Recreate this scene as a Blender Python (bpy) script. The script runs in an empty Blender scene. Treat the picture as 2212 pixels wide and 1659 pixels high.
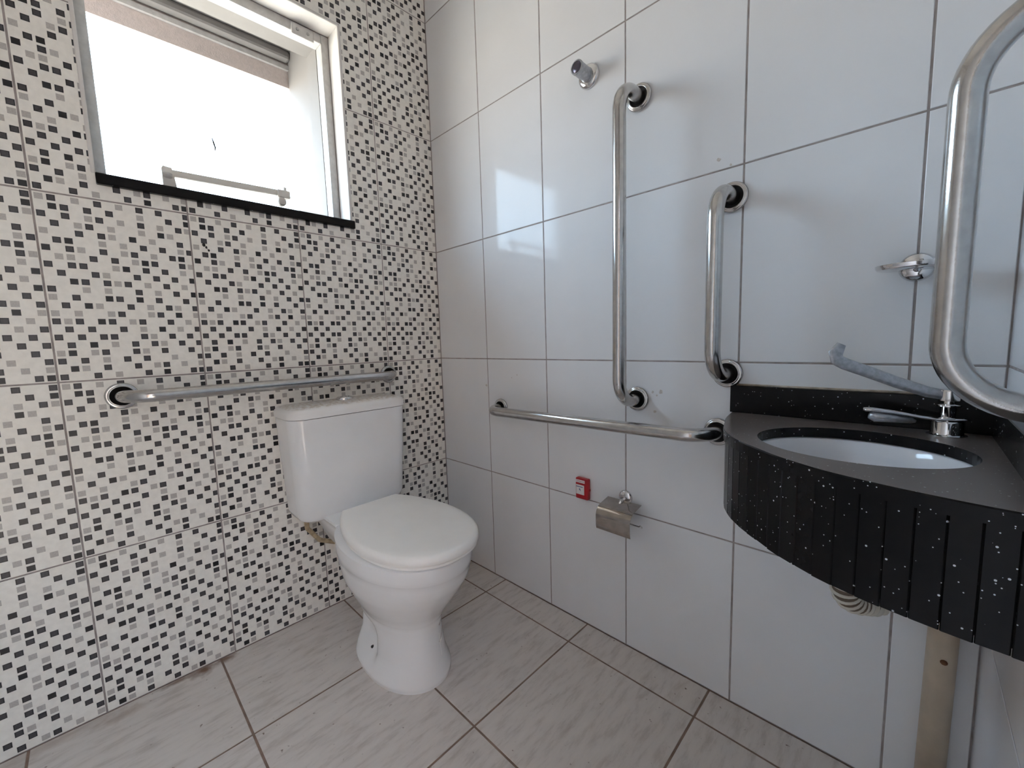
import bpy, bmesh, math, random
from mathutils import Vector, Matrix
random.seed(7)
SC = bpy.context.scene
COL = SC.collection

# ------------------------------------------------------------------ camera, light, exposure
cd = bpy.data.cameras.new('camera'); cam = bpy.data.objects.new('camera', cd); COL.objects.link(cam)
yaw, pit, rol = 2.3463, -0.1065, -0.0306
fw = Vector((math.cos(pit)*math.cos(yaw), math.cos(pit)*math.sin(yaw), math.sin(pit)))
rt = fw.cross(Vector((0, 0, 1))).normalized(); up = rt.cross(fw)
r2 = rt*math.cos(rol)+up*math.sin(rol); u2 = -rt*math.sin(rol)+up*math.cos(rol)
m = Matrix((r2, u2, -fw)).transposed().to_4x4(); m.translation = Vector((1.6645, -1.2057, 1.0665))
cam.matrix_world = m
cd.sensor_fit = 'HORIZONTAL'; cd.sensor_width = 36; cd.lens = 887.94/2212*36; cd.clip_start = .01
SC.camera = cam
vs = SC.view_settings
SC.display_settings.display_device = 'sRGB'
vs.view_transform = 'Standard'; vs.look = 'None'; vs.exposure = 0.88; vs.gamma = 1; vs.use_curve_mapping = False
try:
    SC.cycles.use_denoising = True; SC.cycles.max_bounces = 14; SC.cycles.diffuse_bounces = 8
    SC.cycles.glossy_bounces = 6; SC.cycles.transparent_max_bounces = 12; SC.cycles.sample_clamp_indirect = 6
    SC.cycles.caustics_reflective = False
except Exception:
    pass
W = bpy.data.worlds.new('world'); SC.world = W; W.use_nodes = True
wn = W.node_tree.nodes; wl = W.node_tree.links; wn.clear()
wo = wn.new('ShaderNodeOutputWorld'); bgn = wn.new('ShaderNodeBackground'); tc = wn.new('ShaderNodeTexCoord')
sp = wn.new('ShaderNodeSeparateXYZ'); rp = wn.new('ShaderNodeValToRGB')
wl.new(tc.outputs['Generated'], sp.inputs[0]); wl.new(sp.outputs['Z'], rp.inputs[0])
rp.color_ramp.elements[0].position = 0.0; rp.color_ramp.elements[0].color = (.58, .50, .43, 1)
rp.color_ramp.elements[1].position = 0.7; rp.color_ramp.elements[1].color = (.62, .78, 1.0, 1)
el = rp.color_ramp.elements.new(.24); el.color = (.60, .79, 1.0, 1)      # hazy warm horizon, blue above
wl.new(rp.outputs[0], bgn.inputs[0]); bgn.inputs[1].default_value = 10.5
wl.new(bgn.outputs[0], wo.inputs[0])
sd = bpy.data.lights.new('sun', 'SUN'); sun = bpy.data.objects.new('sun', sd); COL.objects.link(sun)
sd.energy = 26; sd.angle = math.radians(.6); sd.color = (1, .96, .90)
sun.rotation_euler = Vector((-.12, 1.0, 1.25)).to_track_quat('Z', 'Y').to_euler()   # sun stands behind the house
sun.location = (4, 2, 6)

# ------------------------------------------------------------------ materials
def mat(name, col, rough=.5, metal=0., spec=.5, noise=0., nscale=8., bump=0., bscale=40., coat=0., col2=None, aniso=None):
    M = bpy.data.materials.new(name); M.use_nodes = True
    n = M.node_tree.nodes; l = M.node_tree.links; b = n['Principled BSDF']
    b.inputs['Base Color'].default_value = (*col, 1); b.inputs['Roughness'].default_value = rough
    b.inputs['Metallic'].default_value = metal; b.inputs['Specular IOR Level'].default_value = spec
    if coat: b.inputs['Coat Weight'].default_value = coat; b.inputs['Coat Roughness'].default_value = .08
    g = n.new('ShaderNodeNewGeometry')
    if noise or col2:
        t = n.new('ShaderNodeTexNoise'); t.inputs['Scale'].default_value = nscale; t.inputs['Detail'].default_value = 5
        l.new(g.outputs['Position'], t.inputs['Vector'])
        mx = n.new('ShaderNodeMix'); mx.data_type = 'RGBA'
        c2 = col2 if col2 else tuple(c*(1-noise) for c in col)
        mx.inputs['A'].default_value = (*col, 1); mx.inputs['B'].default_value = (*c2, 1)
        cr = n.new('ShaderNodeMapRange'); cr.inputs[1].default_value = .35; cr.inputs[2].default_value = .65
        l.new(t.outputs['Fac'], cr.inputs[0]); l.new(cr.outputs[0], mx.inputs['Factor'])
        l.new(mx.outputs['Result'], b.inputs['Base Color'])
    if bump:
        t2 = n.new('ShaderNodeTexNoise'); t2.inputs['Scale'].default_value = bscale; t2.inputs['Detail'].default_value = 3
        l.new(g.outputs['Position'], t2.inputs['Vector'])
        bp = n.new('ShaderNodeBump'); bp.inputs['Strength'].default_value = bump; bp.inputs['Distance'].default_value = .002
        l.new(t2.outputs['Fac'], bp.inputs['Height']); l.new(bp.outputs[0], b.inputs['Normal'])
    return M

M_white_tile = mat('white_glazed_tile', (.76, .77, .79), .085, spec=.14, noise=.03, nscale=5, bump=.008, bscale=7)
M_mos = mat('mosaic_print_white', (.87, .85, .80), .38, noise=.07, nscale=60, bump=.12, bscale=300)
M_mos_d = mat('mosaic_print_dark', (.018, .018, .022), .35)
M_mos_dc = mat('mosaic_print_charcoal', (.062, .06, .066), .38, noise=.25, nscale=300)
M_mos_b = mat('mosaic_print_black', (.012, .012, .014), .35)
M_mos_g = mat('mosaic_print_grey', (.50, .48, .46), .4, noise=.15, nscale=300)
M_mos_w = mat('mosaic_print_outline', (.78, .76, .73), .38)
M_grout = mat('grey_grout', (.38, .34, .33), .9, noise=.3, nscale=30)
M_floor_grout = mat('brown_grout', (.27, .19, .15), .95, noise=.35, nscale=20)
M_steel = mat('stainless_steel', (.56, .55, .54), .17, 1., bump=.05, bscale=500, noise=.12, nscale=60)
M_chrome = mat('chrome', (.70, .70, .71), .06, 1.)
M_chrome_dull = mat('limescaled_chrome', (.50, .51, .54), .38, .85, noise=.25, nscale=120, bump=.15, bscale=250)
M_dark = mat('dark_gap', (.012, .011, .012), .5)
M_china = mat('white_vitreous_china', (.80, .81, .82), .12, noise=.03, nscale=10)
M_seat = mat('off_white_plastic', (.88, .875, .855), .28, noise=.03, nscale=10)
M_basin = mat('basin_china', (.72, .73, .76), .08)
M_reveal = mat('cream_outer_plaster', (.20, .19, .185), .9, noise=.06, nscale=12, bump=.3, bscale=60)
M_plaster = mat('white_plaster', (.70, .68, .66), .8, noise=.06, nscale=12, bump=.3, bscale=60)
M_beige = mat('beige_render', (.60, .52, .49), .85, noise=.12, nscale=90, bump=.5, bscale=200)
M_alu = mat('grey_aluminium', (.55, .54, .53), .45, .2, noise=.15, nscale=50)
M_greyplastic = mat('grey_plastic', (.72, .70, .66), .5)
M_pvc = mat('yellowed_pvc', (.56, .47, .36), .45, noise=.15, nscale=20)
M_hose = mat('off_white_corrugated_plastic', (.62, .59, .52), .5)
M_hose_old = mat('yellowed_hose', (.48, .38, .24), .5, noise=.4, nscale=60)
M_red = mat('red_plastic', (.42, .012, .02), .3)
M_wlabel = mat('white_label', (.75, .75, .75), .4)
M_blue = mat('blue_print', (.01, .05, .22), .4)
M_redink = mat('red_print', (.45, .03, .04), .4)
M_rust = mat('rust', (.17, .07, .03), .9, noise=.5, nscale=100)
M_ceiling = mat('ceiling_paint', (.82, .81, .79), .9, noise=.03)
M_door = mat('brown_wood', (.22, .13, .075), .5, noise=.4, nscale=12)
M_ground = mat('sandy_ground', (.46, .385, .31), .95, noise=.2, nscale=3)
M_screw = mat('screw_metal', (.35, .35, .35), .35, .8)
M_chip = mat('pale_mortar_spot', (.60, .56, .53), .7, noise=.2, nscale=200)
M_silic = mat('dirty_silicone', (.52, .45, .36), .6, noise=.4, nscale=60)

def granite(name, rough, dust_sheen, spec):
    M = bpy.data.materials.new(name); M.use_nodes = True
    n = M.node_tree.nodes; l = M.node_tree.links; b = n['Principled BSDF']
    g = n.new('ShaderNodeNewGeometry')
    v = n.new('ShaderNodeTexVoronoi'); v.inputs['Scale'].default_value = 95; l.new(g.outputs['Position'], v.inputs['Vector'])
    lt = n.new('ShaderNodeMath'); lt.operation = 'LESS_THAN'; l.new(v.outputs['Distance'], lt.inputs[0]); lt.inputs[1].default_value = .13
    sx = n.new('ShaderNodeSeparateColor'); l.new(v.outputs['Color'], sx.inputs[0])
    gt = n.new('ShaderNodeMath'); gt.operation = 'GREATER_THAN'; l.new(sx.outputs[0], gt.inputs[0]); gt.inputs[1].default_value = .80
    ml = n.new('ShaderNodeMath'); ml.operation = 'MULTIPLY'; l.new(lt.outputs[0], ml.inputs[0]); l.new(gt.outputs[0], ml.inputs[1])
    t = n.new('ShaderNodeTexNoise'); t.inputs['Scale'].default_value = 60; l.new(g.outputs['Position'], t.inputs['Vector'])
    m1 = n.new('ShaderNodeMix'); m1.data_type = 'RGBA'; l.new(t.outputs['Fac'], m1.inputs['Factor'])
    m1.inputs['A'].default_value = (.004+dust_sheen, .004+dust_sheen*.82, .005+dust_sheen*.72, 1); m1.inputs['B'].default_value = (.009+dust_sheen, .008+dust_sheen*.82, .008+dust_sheen*.72, 1)
    v2 = n.new('ShaderNodeTexVoronoi'); v2.inputs['Scale'].default_value = 210; l.new(g.outputs['Position'], v2.inputs['Vector'])
    l2 = n.new('ShaderNodeMath'); l2.operation = 'LESS_THAN'; l.new(v2.outputs['Distance'], l2.inputs[0]); l2.inputs[1].default_value = .17
    s2 = n.new('ShaderNodeSeparateColor'); l.new(v2.outputs['Color'], s2.inputs[0])
    g2 = n.new('ShaderNodeMath'); g2.operation = 'GREATER_THAN'; l.new(s2.outputs[0], g2.inputs[0]); g2.inputs[1].default_value = .86
    k2 = n.new('ShaderNodeMath'); k2.operation = 'MULTIPLY'; l.new(l2.outputs[0], k2.inputs[0]); l.new(g2.outputs[0], k2.inputs[1])
    k3 = n.new('ShaderNodeMath'); k3.operation = 'MAXIMUM'; l.new(k2.outputs[0], k3.inputs[0]); l.new(ml.outputs[0], k3.inputs[1])
    m2 = n.new('ShaderNodeMix'); m2.data_type = 'RGBA'; l.new(k3.outputs[0], m2.inputs['Factor'])
    l.new(m1.outputs['Result'], m2.inputs['A']); m2.inputs['B'].default_value = (.55, .58, .62, 1)
    l.new(m2.outputs['Result'], b.inputs['Base Color']); b.inputs['Roughness'].default_value = rough; b.inputs['Specular IOR Level'].default_value = spec
    return M
M_gran = granite('black_granite', .2, 0., .16)
M_gran_top = granite('granite_dust_sheen', .28, .11, .6)  # brown-grey tint: some dust, plus the wall's grazing reflection put into the colour

def floor_mat():
    M = bpy.data.materials.new('beige_stone_tile'); M.use_nodes = True
    n = M.node_tree.nodes; l = M.node_tree.links; b = n['Principled BSDF']; b.inputs['Roughness'].default_value = .42
    g = n.new('ShaderNodeNewGeometry')
    mp = n.new('ShaderNodeMapping'); mp.inputs['Scale'].default_value = (42, 9, 9); mp.inputs['Rotation'].default_value = (0, 0, math.radians(8))
    l.new(g.outputs['Position'], mp.inputs[0])
    t = n.new('ShaderNodeTexNoise'); t.inputs['Scale'].default_value = 1; t.inputs['Detail'].default_value = 8; t.inputs['Roughness'].default_value = .65
    l.new(mp.outputs[0], t.inputs['Vector'])
    r = n.new('ShaderNodeValToRGB'); e = r.color_ramp.elements
    e[0].position = .28; e[0].color = (.44, .395, .36, 1); e[1].position = .5; e[1].color = (.61, .565, .53, 1)
    x = r.color_ramp.elements.new(.75); x.color = (.66, .615, .575, 1)
    l.new(t.outputs['Fac'], r.inputs[0])
    t3 = n.new('ShaderNodeTexNoise'); t3.inputs['Scale'].default_value = 55; t3.inputs['Detail'].default_value = 2
    l.new(g.outputs['Position'], t3.inputs['Vector'])
    r3 = n.new('ShaderNodeMapRange'); r3.inputs[1].default_value = .70; r3.inputs[2].default_value = .78; l.new(t3.outputs['Fac'], r3.inputs[0])
    m0 = n.new('ShaderNodeMix'); m0.data_type = 'RGBA'; l.new(r3.outputs[0], m0.inputs['Factor']); l.new(r.outputs[0], m0.inputs['A']); m0.inputs['B'].default_value = (.18, .13, .10, 1)
    last = m0.outputs['Result']
    tn = n.new('ShaderNodeTexNoise'); tn.inputs['Scale'].default_value = 45; l.new(g.outputs['Position'], tn.inputs['Vector'])
    for (sx, sy, rx, ry, st) in ((.016, -1.045, .040, .045, .95), (.014, -.978, .024, .045, .9), (.012, -1.11, .016, .06, .75), (.045, -1.24, .03, .07, .5), (.02, -1.4, .03, .2, .35)):
        s = n.new('ShaderNodeVectorMath'); s.operation = 'SUBTRACT'; s.inputs[1].default_value = (sx, sy, 0); l.new(g.outputs['Position'], s.inputs[0])
        d = n.new('ShaderNodeVectorMath'); d.operation = 'DIVIDE'; d.inputs[1].default_value = (rx, ry, 1); l.new(s.outputs[0], d.inputs[0])
        ln = n.new('ShaderNodeVectorMath'); ln.operation = 'LENGTH'; l.new(d.outputs[0], ln.inputs[0])
        ad = n.new('ShaderNodeMath'); ad.operation = 'ADD'; l.new(ln.outputs['Value'], ad.inputs[0]); l.new(tn.outputs['Fac'], ad.inputs[1])
        mr = n.new('ShaderNodeMapRange'); mr.inputs[1].default_value = 1.5; mr.inputs[2].default_value = .7; mr.inputs[4].default_value = st
        l.new(ad.outputs[0], mr.inputs[0])
        mm = n.new('ShaderNodeMix'); mm.data_type = 'RGBA'; l.new(mr.outputs[0], mm.inputs['Factor']); l.new(last, mm.inputs['A'])
        mm.inputs['B'].default_value = (.15, .075, .04, 1) if st > .7 else (.28, .19, .13, 1)
        last = mm.outputs['Result']
    l.new(last, b.inputs['Base Color'])
    bp = n.new('ShaderNodeBump'); bp.inputs['Strength'].default_value = .25; bp.inputs['Distance'].default_value = .002
    l.new(t.outputs['Fac'], bp.inputs['Height']); l.new(bp.outputs[0], b.inputs['Normal'])
    return M
M_floor = floor_mat()

def lid_mat():      # white china with a dusting of brown on faces that look up
    M = bpy.data.materials.new('dusty_cistern_lid'); M.use_nodes = True
    n = M.node_tree.nodes; l = M.node_tree.links; b = n['Principled BSDF']; b.inputs['Roughness'].default_value = .3
    g = n.new('ShaderNodeNewGeometry'); t = n.new('ShaderNodeTexNoise'); t.inputs['Scale'].default_value = 70; t.inputs['Detail'].default_value = 6
    l.new(g.outputs['Position'], t.inputs['Vector'])
    s = n.new('ShaderNodeSeparateXYZ'); l.new(g.outputs['Normal'], s.inputs[0])
    mr = n.new('ShaderNodeMapRange'); mr.inputs[1].default_value = .75; mr.inputs[2].default_value = 1.; l.new(s.outputs['Z'], mr.inputs[0])
    m2 = n.new('ShaderNodeMapRange'); m2.inputs[1].default_value = .38; m2.inputs[2].default_value = .62; l.new(t.outputs['Fac'], m2.inputs[0])
    mu = n.new('ShaderNodeMath'); mu.operation = 'MULTIPLY'; l.new(mr.outputs[0], mu.inputs[0]); l.new(m2.outputs[0], mu.inputs[1])
    mx = n.new('ShaderNodeMix'); mx.data_type = 'RGBA'; l.new(mu.outputs[0], mx.inputs['Factor'])
    mx.inputs['A'].default_value = (.80, .80, .80, 1); mx.inputs['B'].default_value = (.52, .44, .37, 1)
    l.new(mx.outputs['Result'], b.inputs['Base Color'])
    return M
M_lid = lid_mat()

def glass_mat():
    M = bpy.data.materials.new('window_glass'); M.use_nodes = True
    n = M.node_tree.nodes; l = M.node_tree.links; n.clear()
    o = n.new('ShaderNodeOutputMaterial'); tr = n.new('ShaderNodeBsdfTransparent'); gl = n.new('ShaderNodeBsdfGlossy'); mx = n.new('ShaderNodeMixShader')
    tr.inputs[0].default_value = (.93, .96, .96, 1); gl.inputs['Roughness'].default_value = .02
    fr = n.new('ShaderNodeFresnel'); fr.inputs[0].default_value = 1.35
    gg = n.new('ShaderNodeNewGeometry'); iv = n.new('ShaderNodeMath'); iv.operation = 'SUBTRACT'; iv.inputs[0].default_value = 1; l.new(gg.outputs['Backfacing'], iv.inputs[1])
    mu = n.new('ShaderNodeMath'); mu.operation = 'MULTIPLY'; l.new(fr.outputs[0], mu.inputs[0]); l.new(iv.outputs[0], mu.inputs[1])
    l.new(mu.outputs[0], mx.inputs[0]); l.new(tr.outputs[0], mx.inputs[1]); l.new(gl.outputs[0], mx.inputs[2]); l.new(mx.outputs[0], o.inputs[0])
    return M
M_glass = glass_mat()

# ------------------------------------------------------------------ helpers
def link(name, me, mats=(), parent=None, smooth=False, loc=(0, 0, 0)):
    o = bpy.data.objects.new(name, me); COL.objects.link(o); o.location = loc
    if not me.materials:
        for mm in (mats if isinstance(mats, (list, tuple)) else [mats]): me.materials.append(mm)
    if smooth:
        for p in me.polygons: p.use_smooth = True
    if parent: o.parent = parent
    return o
def obj(name, bm, mats, parent=None, smooth=False, angle=None):
    bmesh.ops.recalc_face_normals(bm, faces=bm.faces[:])
    me = bpy.data.meshes.new(name); bm.to_mesh(me); bm.free()
    o = link(name, me, mats, parent, smooth)
    if angle:
        for p in me.polygons: p.use_smooth = True
        try: me.set_sharp_from_angle(angle=math.radians(angle))
        except Exception: pass
    return o
def empty(name, loc, label, cat, group=None):
    o = bpy.data.objects.new(name, None); COL.objects.link(o); o.location = loc; o.empty_display_size = .05
    o['label'] = label; o['category'] = cat
    if group: o['group'] = group
    return o
def keep(o, parent):        # parent without moving
    o.parent = parent; o.matrix_parent_inverse = Matrix.Translation(parent.location).inverted()
    return o
def box(bm, a, b, bev=0., seg=2, mi=0):
    r = bmesh.ops.create_cube(bm, size=1)
    vsx = r['verts']
    for v in vsx: v.co = Vector(((a[0]+b[0])/2+v.co.x*(b[0]-a[0]), (a[1]+b[1])/2+v.co.y*(b[1]-a[1]), (a[2]+b[2])/2+v.co.z*(b[2]-a[2])))
    fs = set(f for v in vsx for f in v.link_faces)
    if bev:
        es = set(e for v in vsx for e in v.link_edges)
        rr = bmesh.ops.bevel(bm, geom=list(es), offset=bev, segments=seg, affect='EDGES', profile=.5)
        fs = set(rr['faces']) | set(f for f in fs if f.is_valid)
    for f in fs: f.material_index = mi
def tube(bm, pts, r, n=20, cap=True, mi=0):
    pts = [Vector(p) for p in pts]; rings = []; rs = r if isinstance(r, list) else [r]*len(pts)
    T = [(pts[min(i+1, len(pts)-1)]-pts[max(i-1, 0)]).normalized() for i in range(len(pts))]
    a = Vector((0, 0, 1)) if abs(T[0].z) < .9 else Vector((1, 0, 0))
    N = (a-T[0]*a.dot(T[0])).normalized()
    for i, p in enumerate(pts):
        N = (N-T[i]*N.dot(T[i])).normalized(); B = T[i].cross(N)
        rings.append([bm.verts.new(p+(N*math.cos(2*math.pi*k/n)+B*math.sin(2*math.pi*k/n))*rs[i]) for k in range(n)])
    for i in range(len(rings)-1):
        for k in range(n):
            f = bm.faces.new((rings[i][k], rings[i][(k+1) % n], rings[i+1][(k+1) % n], rings[i+1][k])); f.material_index = mi
    if cap:
        bm.faces.new(rings[0][::-1]).material_index = mi; bm.faces.new(rings[-1]).material_index = mi
def rounded(pts, r, n=10):
    pts = [Vector(p) for p in pts]; out = [pts[0]]
    for i in range(1, len(pts)-1):
        p = pts[i]; a = (pts[i-1]-p).normalized(); b = (pts[i+1]-p).normalized()
        ang = a.angle(b); d = r/math.tan(ang/2); c = p+(a+b).normalized()*(r/math.sin(ang/2))
        s = p+a*d; e = p+b*d; va = s-c; vb = e-c; th = va.angle(vb)
        for k in range(n+1):
            t = k/n; out.append(c+(va*math.sin((1-t)*th)+vb*math.sin(t*th))/math.sin(th))
    out.append(pts[-1]); return out
def lathe(bm, prof, o, axis, n=32, mis=None):
    """prof: (radius, height) along axis from point o"""
    ax = Vector(axis).normalized(); a = Vector((0, 0, 1)) if abs(ax.z) < .9 else Vector((1, 0, 0))
    N = (a-ax*a.dot(ax)).normalized(); B = ax.cross(N); rings = []
    for (r, h) in prof:
        if r < 1e-6: rings.append([bm.verts.new(Vector(o)+ax*h)])
        else: rings.append([bm.verts.new(Vector(o)+ax*h+(N*math.cos(2*math.pi*k/n)+B*math.sin(2*math.pi*k/n))*r) for k in range(n)])
    for i in range(len(rings)-1):
        A, Bq = rings[i], rings[i+1]
        for k in range(n):
            k2 = (k+1) % n
            if len(A) == 1 and len(Bq) == 1: continue
            if len(A) == 1: f = bm.faces.new((A[0], Bq[k], Bq[k2]))
            elif len(Bq) == 1: f = bm.faces.new((A[k], A[k2], Bq[0]))
            else: f = bm.faces.new((A[k], A[k2], Bq[k2], Bq[k]))
            if mis: f.material_index = mis[i]
def loft(bm, rings, capa=True, capb=True, mi=0):
    R = [[bm.verts.new(p) for p in r] for r in rings]; n = len(R[0])
    for i in range(len(R)-1):
        for k in range(n):
            bm.faces.new((R[i][k], R[i][(k+1) % n], R[i+1][(k+1) % n], R[i+1][k])).material_index = mi
    if capa: bm.faces.new(R[0][::-1]).material_index = mi
    if capb: bm.faces.new(R[-1]).material_index = mi
    return R

# ------------------------------------------------------------------ room shell
XW, YF, ZC = 1.7936, -1.95, 2.75        # right wall, front wall, ceiling
G = .0022                                # half joint
WIN = (-1.146, -.414, 1.565, 2.295)     # y0 y1 z0 z1 opening in the left wall
T = .008                                 # tile thickness
def structure(o): o['kind'] = 'structure'; return o

# generic wall slab, set back by T so that tile faces lie on the nominal planes
def slab(name, a, b, m_):
    bm = bmesh.new(); box(bm, a, b); return structure(obj(name, bm, m_))
floor = slab('floor', (-.17, YF-.12, -.12), (XW+.12, .12, -.0015), M_floor_grout)
wall_back = slab('wall_back', (-.17, .0015, -.12), (XW+.12, .12, ZC), M_grout)
DY0, DY1, DZ = -1.90, -1.32, 2.05        # doorway in the right wall, beside and behind the camera
bm = bmesh.new()
for (p_, q_) in (((DY1, -.12), (.0015, ZC)), ((YF-.12, -.12), (DY0, ZC)), ((DY0, DZ), (DY1, ZC)), ((DY0, -.12), (DY1, -.0015))):
    box(bm, (XW+.0015, p_[0], p_[1]), (XW+.12, q_[0], q_[1]))
wall_right = structure(obj('wall_right', bm, M_grout))
ceiling = slab('ceiling', (-.17, YF-.12, ZC), (XW+.12, .12, ZC+.12), M_ceiling)
bm = bmesh.new(); box(bm, (-.17, YF-.12, -.12), (XW+.12, YF-.0015, ZC)); wall_front = structure(obj('wall_front', bm, M_white_tile))
# left wall with the window opening
bm = bmesh.new(); y0, y1, z0, z1 = WIN; WT = .17
for (a, b) in (((YF-.12, -.12), (y0, ZC)), ((y1, -.12), (.12, ZC)), ((y0, -.12), (y1, z0)), ((y0, z1), (y1, ZC))):
    box(bm, (-WT, a[0], a[1]), (-.0015, b[0], b[1]))
wall_left = structure(obj('wall_left', bm, [M_grout]))

# plain tile (bevelled edge) in a local frame: u,v in plane, w out; mapped to the wall by a function
def tile_mesh(w, h, thick=.0015, bev=.0012):
    bm = bmesh.new()
    A = [bm.verts.new(p) for p in ((0, 0, 0), (w, 0, 0), (w, h, 0), (0, h, 0))]
    Bv = [bm.verts.new(p) for p in ((0, 0, thick-.0007), (w, 0, thick-.0007), (w, h, thick-.0007), (0, h, thick-.0007))]
    Cv = [bm.verts.new(p) for p in ((bev, bev, thick), (w-bev, bev, thick), (w-bev, h-bev, thick), (bev, h-bev, thick))]
    for P, Q in ((A, Bv), (Bv, Cv)):
        for k in range(4): bm.faces.new((P[k], P[(k+1) % 4], Q[(k+1) % 4], Q[k]))
    bm.faces.new(Cv)
    me = bpy.data.meshes.new('tile'); bm.to_mesh(me); bm.free(); return me
def basis(u, v, w):
    return Matrix((u, v, w)).transposed().to_4x4()
cache = {}
def put_tile(parent, frame, origin, w, h, mat_):
    k = (round(w, 3), round(h, 3), mat_.name)
    if k not in cache:
        me = tile_mesh(w, h); me.materials.append(mat_); cache[k] = me
    o = bpy.data.objects.new('tile', cache[k]); COL.objects.link(o); o.parent = parent
    M_ = frame.copy(); M_.translation = Vector(origin); o.matrix_world = M_
    return o
ZR = [0, .4841, .9888, 1.4935, 1.998, 2.503, ZC]
BX = [0, .3359, .668, .9994, 1.3311, 1.660, XW]
F_back = basis(Vector((1, 0, 0)), Vector((0, 0, 1)), Vector((0, -1, 0)))
for i in range(len(BX)-1):
    for j in range(len(ZR)-1):
        put_tile(wall_back, F_back, (BX[i]+G, .0015, ZR[j]+G), BX[i+1]-BX[i]-2*G, ZR[j+1]-ZR[j]-2*G, M_white_tile)
F_right = basis(Vector((0, -1, 0)), Vector((0, 0, 1)), Vector((-1, 0, 0)))
RY = [0, .66, .90, 1.10, 1.215]
for i in range(len(RY)-1):
    for j in range(len(ZR)-1):
        put_tile(wall_right, F_right, (XW+.0015, -RY[i]-G, ZR[j]+G), RY[i+1]-RY[i]-2*G, ZR[j+1]-ZR[j]-2*G, M_white_tile)
F_floor = basis(Vector((1, 0, 0)), Vector((0, 1, 0)), Vector((0, 0, 1)))
PX = [0, .4062, .8414, 1.2758, 1.7105, XW]; QY = [0, .1206, .558, .9903, 1.425, 1.86, -YF]
for i in range(len(PX)-1):
    for j in range(len(QY)-1):
        put_tile(floor, F_floor, (PX[i]+.003, -QY[j+1]+.003, -.0015), PX[i+1]-PX[i]-.006, QY[j+1]-QY[j]-.006, M_floor)

# printed mosaic tiles of the window wall: 15 x 23 printed squares per tile (same print on every tile)
PRINT = """gd.g.d.g.d.d..d
.bd.d.d..g..d.b
d.d.gd.g.d.g.dg
.d.gd.g..g.bg..
g..d.dg.b.g..d.
.db..g.g.d.d.gd
b.dg.d.gd.g.db.
.gg.d.d.gbd..dg
d.dd..gb.d.d.g.
.d..dg..d.d.d.b
..bd.dgd.g.d.g.
d..g.g..d.g.d.b
g.d..bd.b.d..d.
.d.bg..d.g.dg.d
g.g..gd..gd.b.g
dgd.bd.gd..d.g.
.d.d..d.g.b.g.d
d.d.dd..dg.d.d.
.d.b.g.d.dg.d.d
gb.gd..dg.d..d.
d.d.g.d.d..g..d
.bg.d..d.gd.g.g
d..d.g..d.b..db""".split('\n')
PW, PH = .3278, .5003      # printed area of a full tile
mats_m = [M_mos, M_mos_d, M_mos_dc, M_mos_b, M_mos_g, M_mos_w]
def rect_minus(rects, hole):
    out = []
    for (a, b, c, d) in rects:          # u0,v0,u1,v1
        h0, h1, h2, h3 = hole
        if h0 >= c or h2 <= a or h1 >= d or h3 <= b: out.append((a, b, c, d)); continue
        if b < h1: out.append((a, b, c, h1))
        if d > h3: out.append((a, h3, c, d))
        lo, hi = max(b, h1), min(d, h3)
        if a < h0: out.append((a, lo, h0, hi))
        if c > h2: out.append((h2, lo, c, hi))
    return out
mcache = {}
def mosaic_tile(yl, yr, zb, zt, full_w_left=True):
    """wall_left tile spanning y from yl (left, more negative) to yr, z zb..zt; u = y-yl, print anchored to left/top edge"""
    w, h = yr-yl-2*G, zt-zb-2*G
    hole = (WIN[0]-(yl+G), WIN[2]-.02-(zb+G), WIN[1]-(yl+G), WIN[3]-(zb+G))
    rects = [r for r in rect_minus([(0, 0, w, h)], hole) if r[2]-r[0] > .004 and r[3]-r[1] > .004]
    if not rects: return
    key = (round(w, 3), round(h, 3)) if rects == [(0, 0, w, h)] else (yl, zb)
    if key not in mcache:
        bm = bmesh.new(); th = .0015
        for (a, b, c, d) in rects:
            box(bm, (a, b, 0), (c, d, th))
        # merge look: hidden seams are coplanar
        pw = PW/15; ph = PH/23
        def q(a, b, c, d, z, mi):
            for (r0, r1, r2_, r3) in rects:
                A, B_, C_, D_ = max(a, r0), max(b, r1), min(c, r2_), min(d, r3)
                if C_-A > .0008 and D_-B_ > .0008:
                    f = bm.faces.new([bm.verts.new(p) for p in ((A, B_, z), (C_, B_, z), (C_, D_, z), (A, D_, z))]); f.material_index = mi
        for r, row in enumerate(PRINT):
            for c, ch in enumerate(row):
                if ch == '.': continue
                u0 = c*pw+.0031; v1 = h-r*ph-.0031; u1 = u0+pw-.0062; v0 = v1-ph+.0062
                if ch == 'g': q(u0, v0, u1, v1, th+.00012, 4)
                else:
                    q(u0-.0011, v0-.0011, u1+.0011, v1+.0011, th+.00008, 5)
                    q(u0, v0, u1, v1, th+.00016, 1 if ch == 'd' else 3)
                    if ch == 'd': q(u0+.0022, v0+.0022, u1-.0022, v1-.0022, th+.00024, 2)
        me = bpy.data.meshes.new('mosaic_tile'); bm.to_mesh(me); bm.free()
        for mm in mats_m: me.materials.append(mm)
        mcache[key] = me
    o = bpy.data.objects.new('tile', mcache[key]); COL.objects.link(o); o.parent = wall_left
    Mx = basis(Vector((0, 1, 0)), Vector((0, 0, 1)), Vector((1, 0, 0))); Mx.translation = Vector((-.0015, yl+G, zb+G)); o.matrix_world = Mx
MY = [0, -.2844, -.6175, -.9465, -1.272, -1.602, YF]
for i in range(len(MY)-1):
    for j in range(len(ZR)-1):
        mosaic_tile(MY[i+1], MY[i], ZR[j], ZR[j+1])

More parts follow.
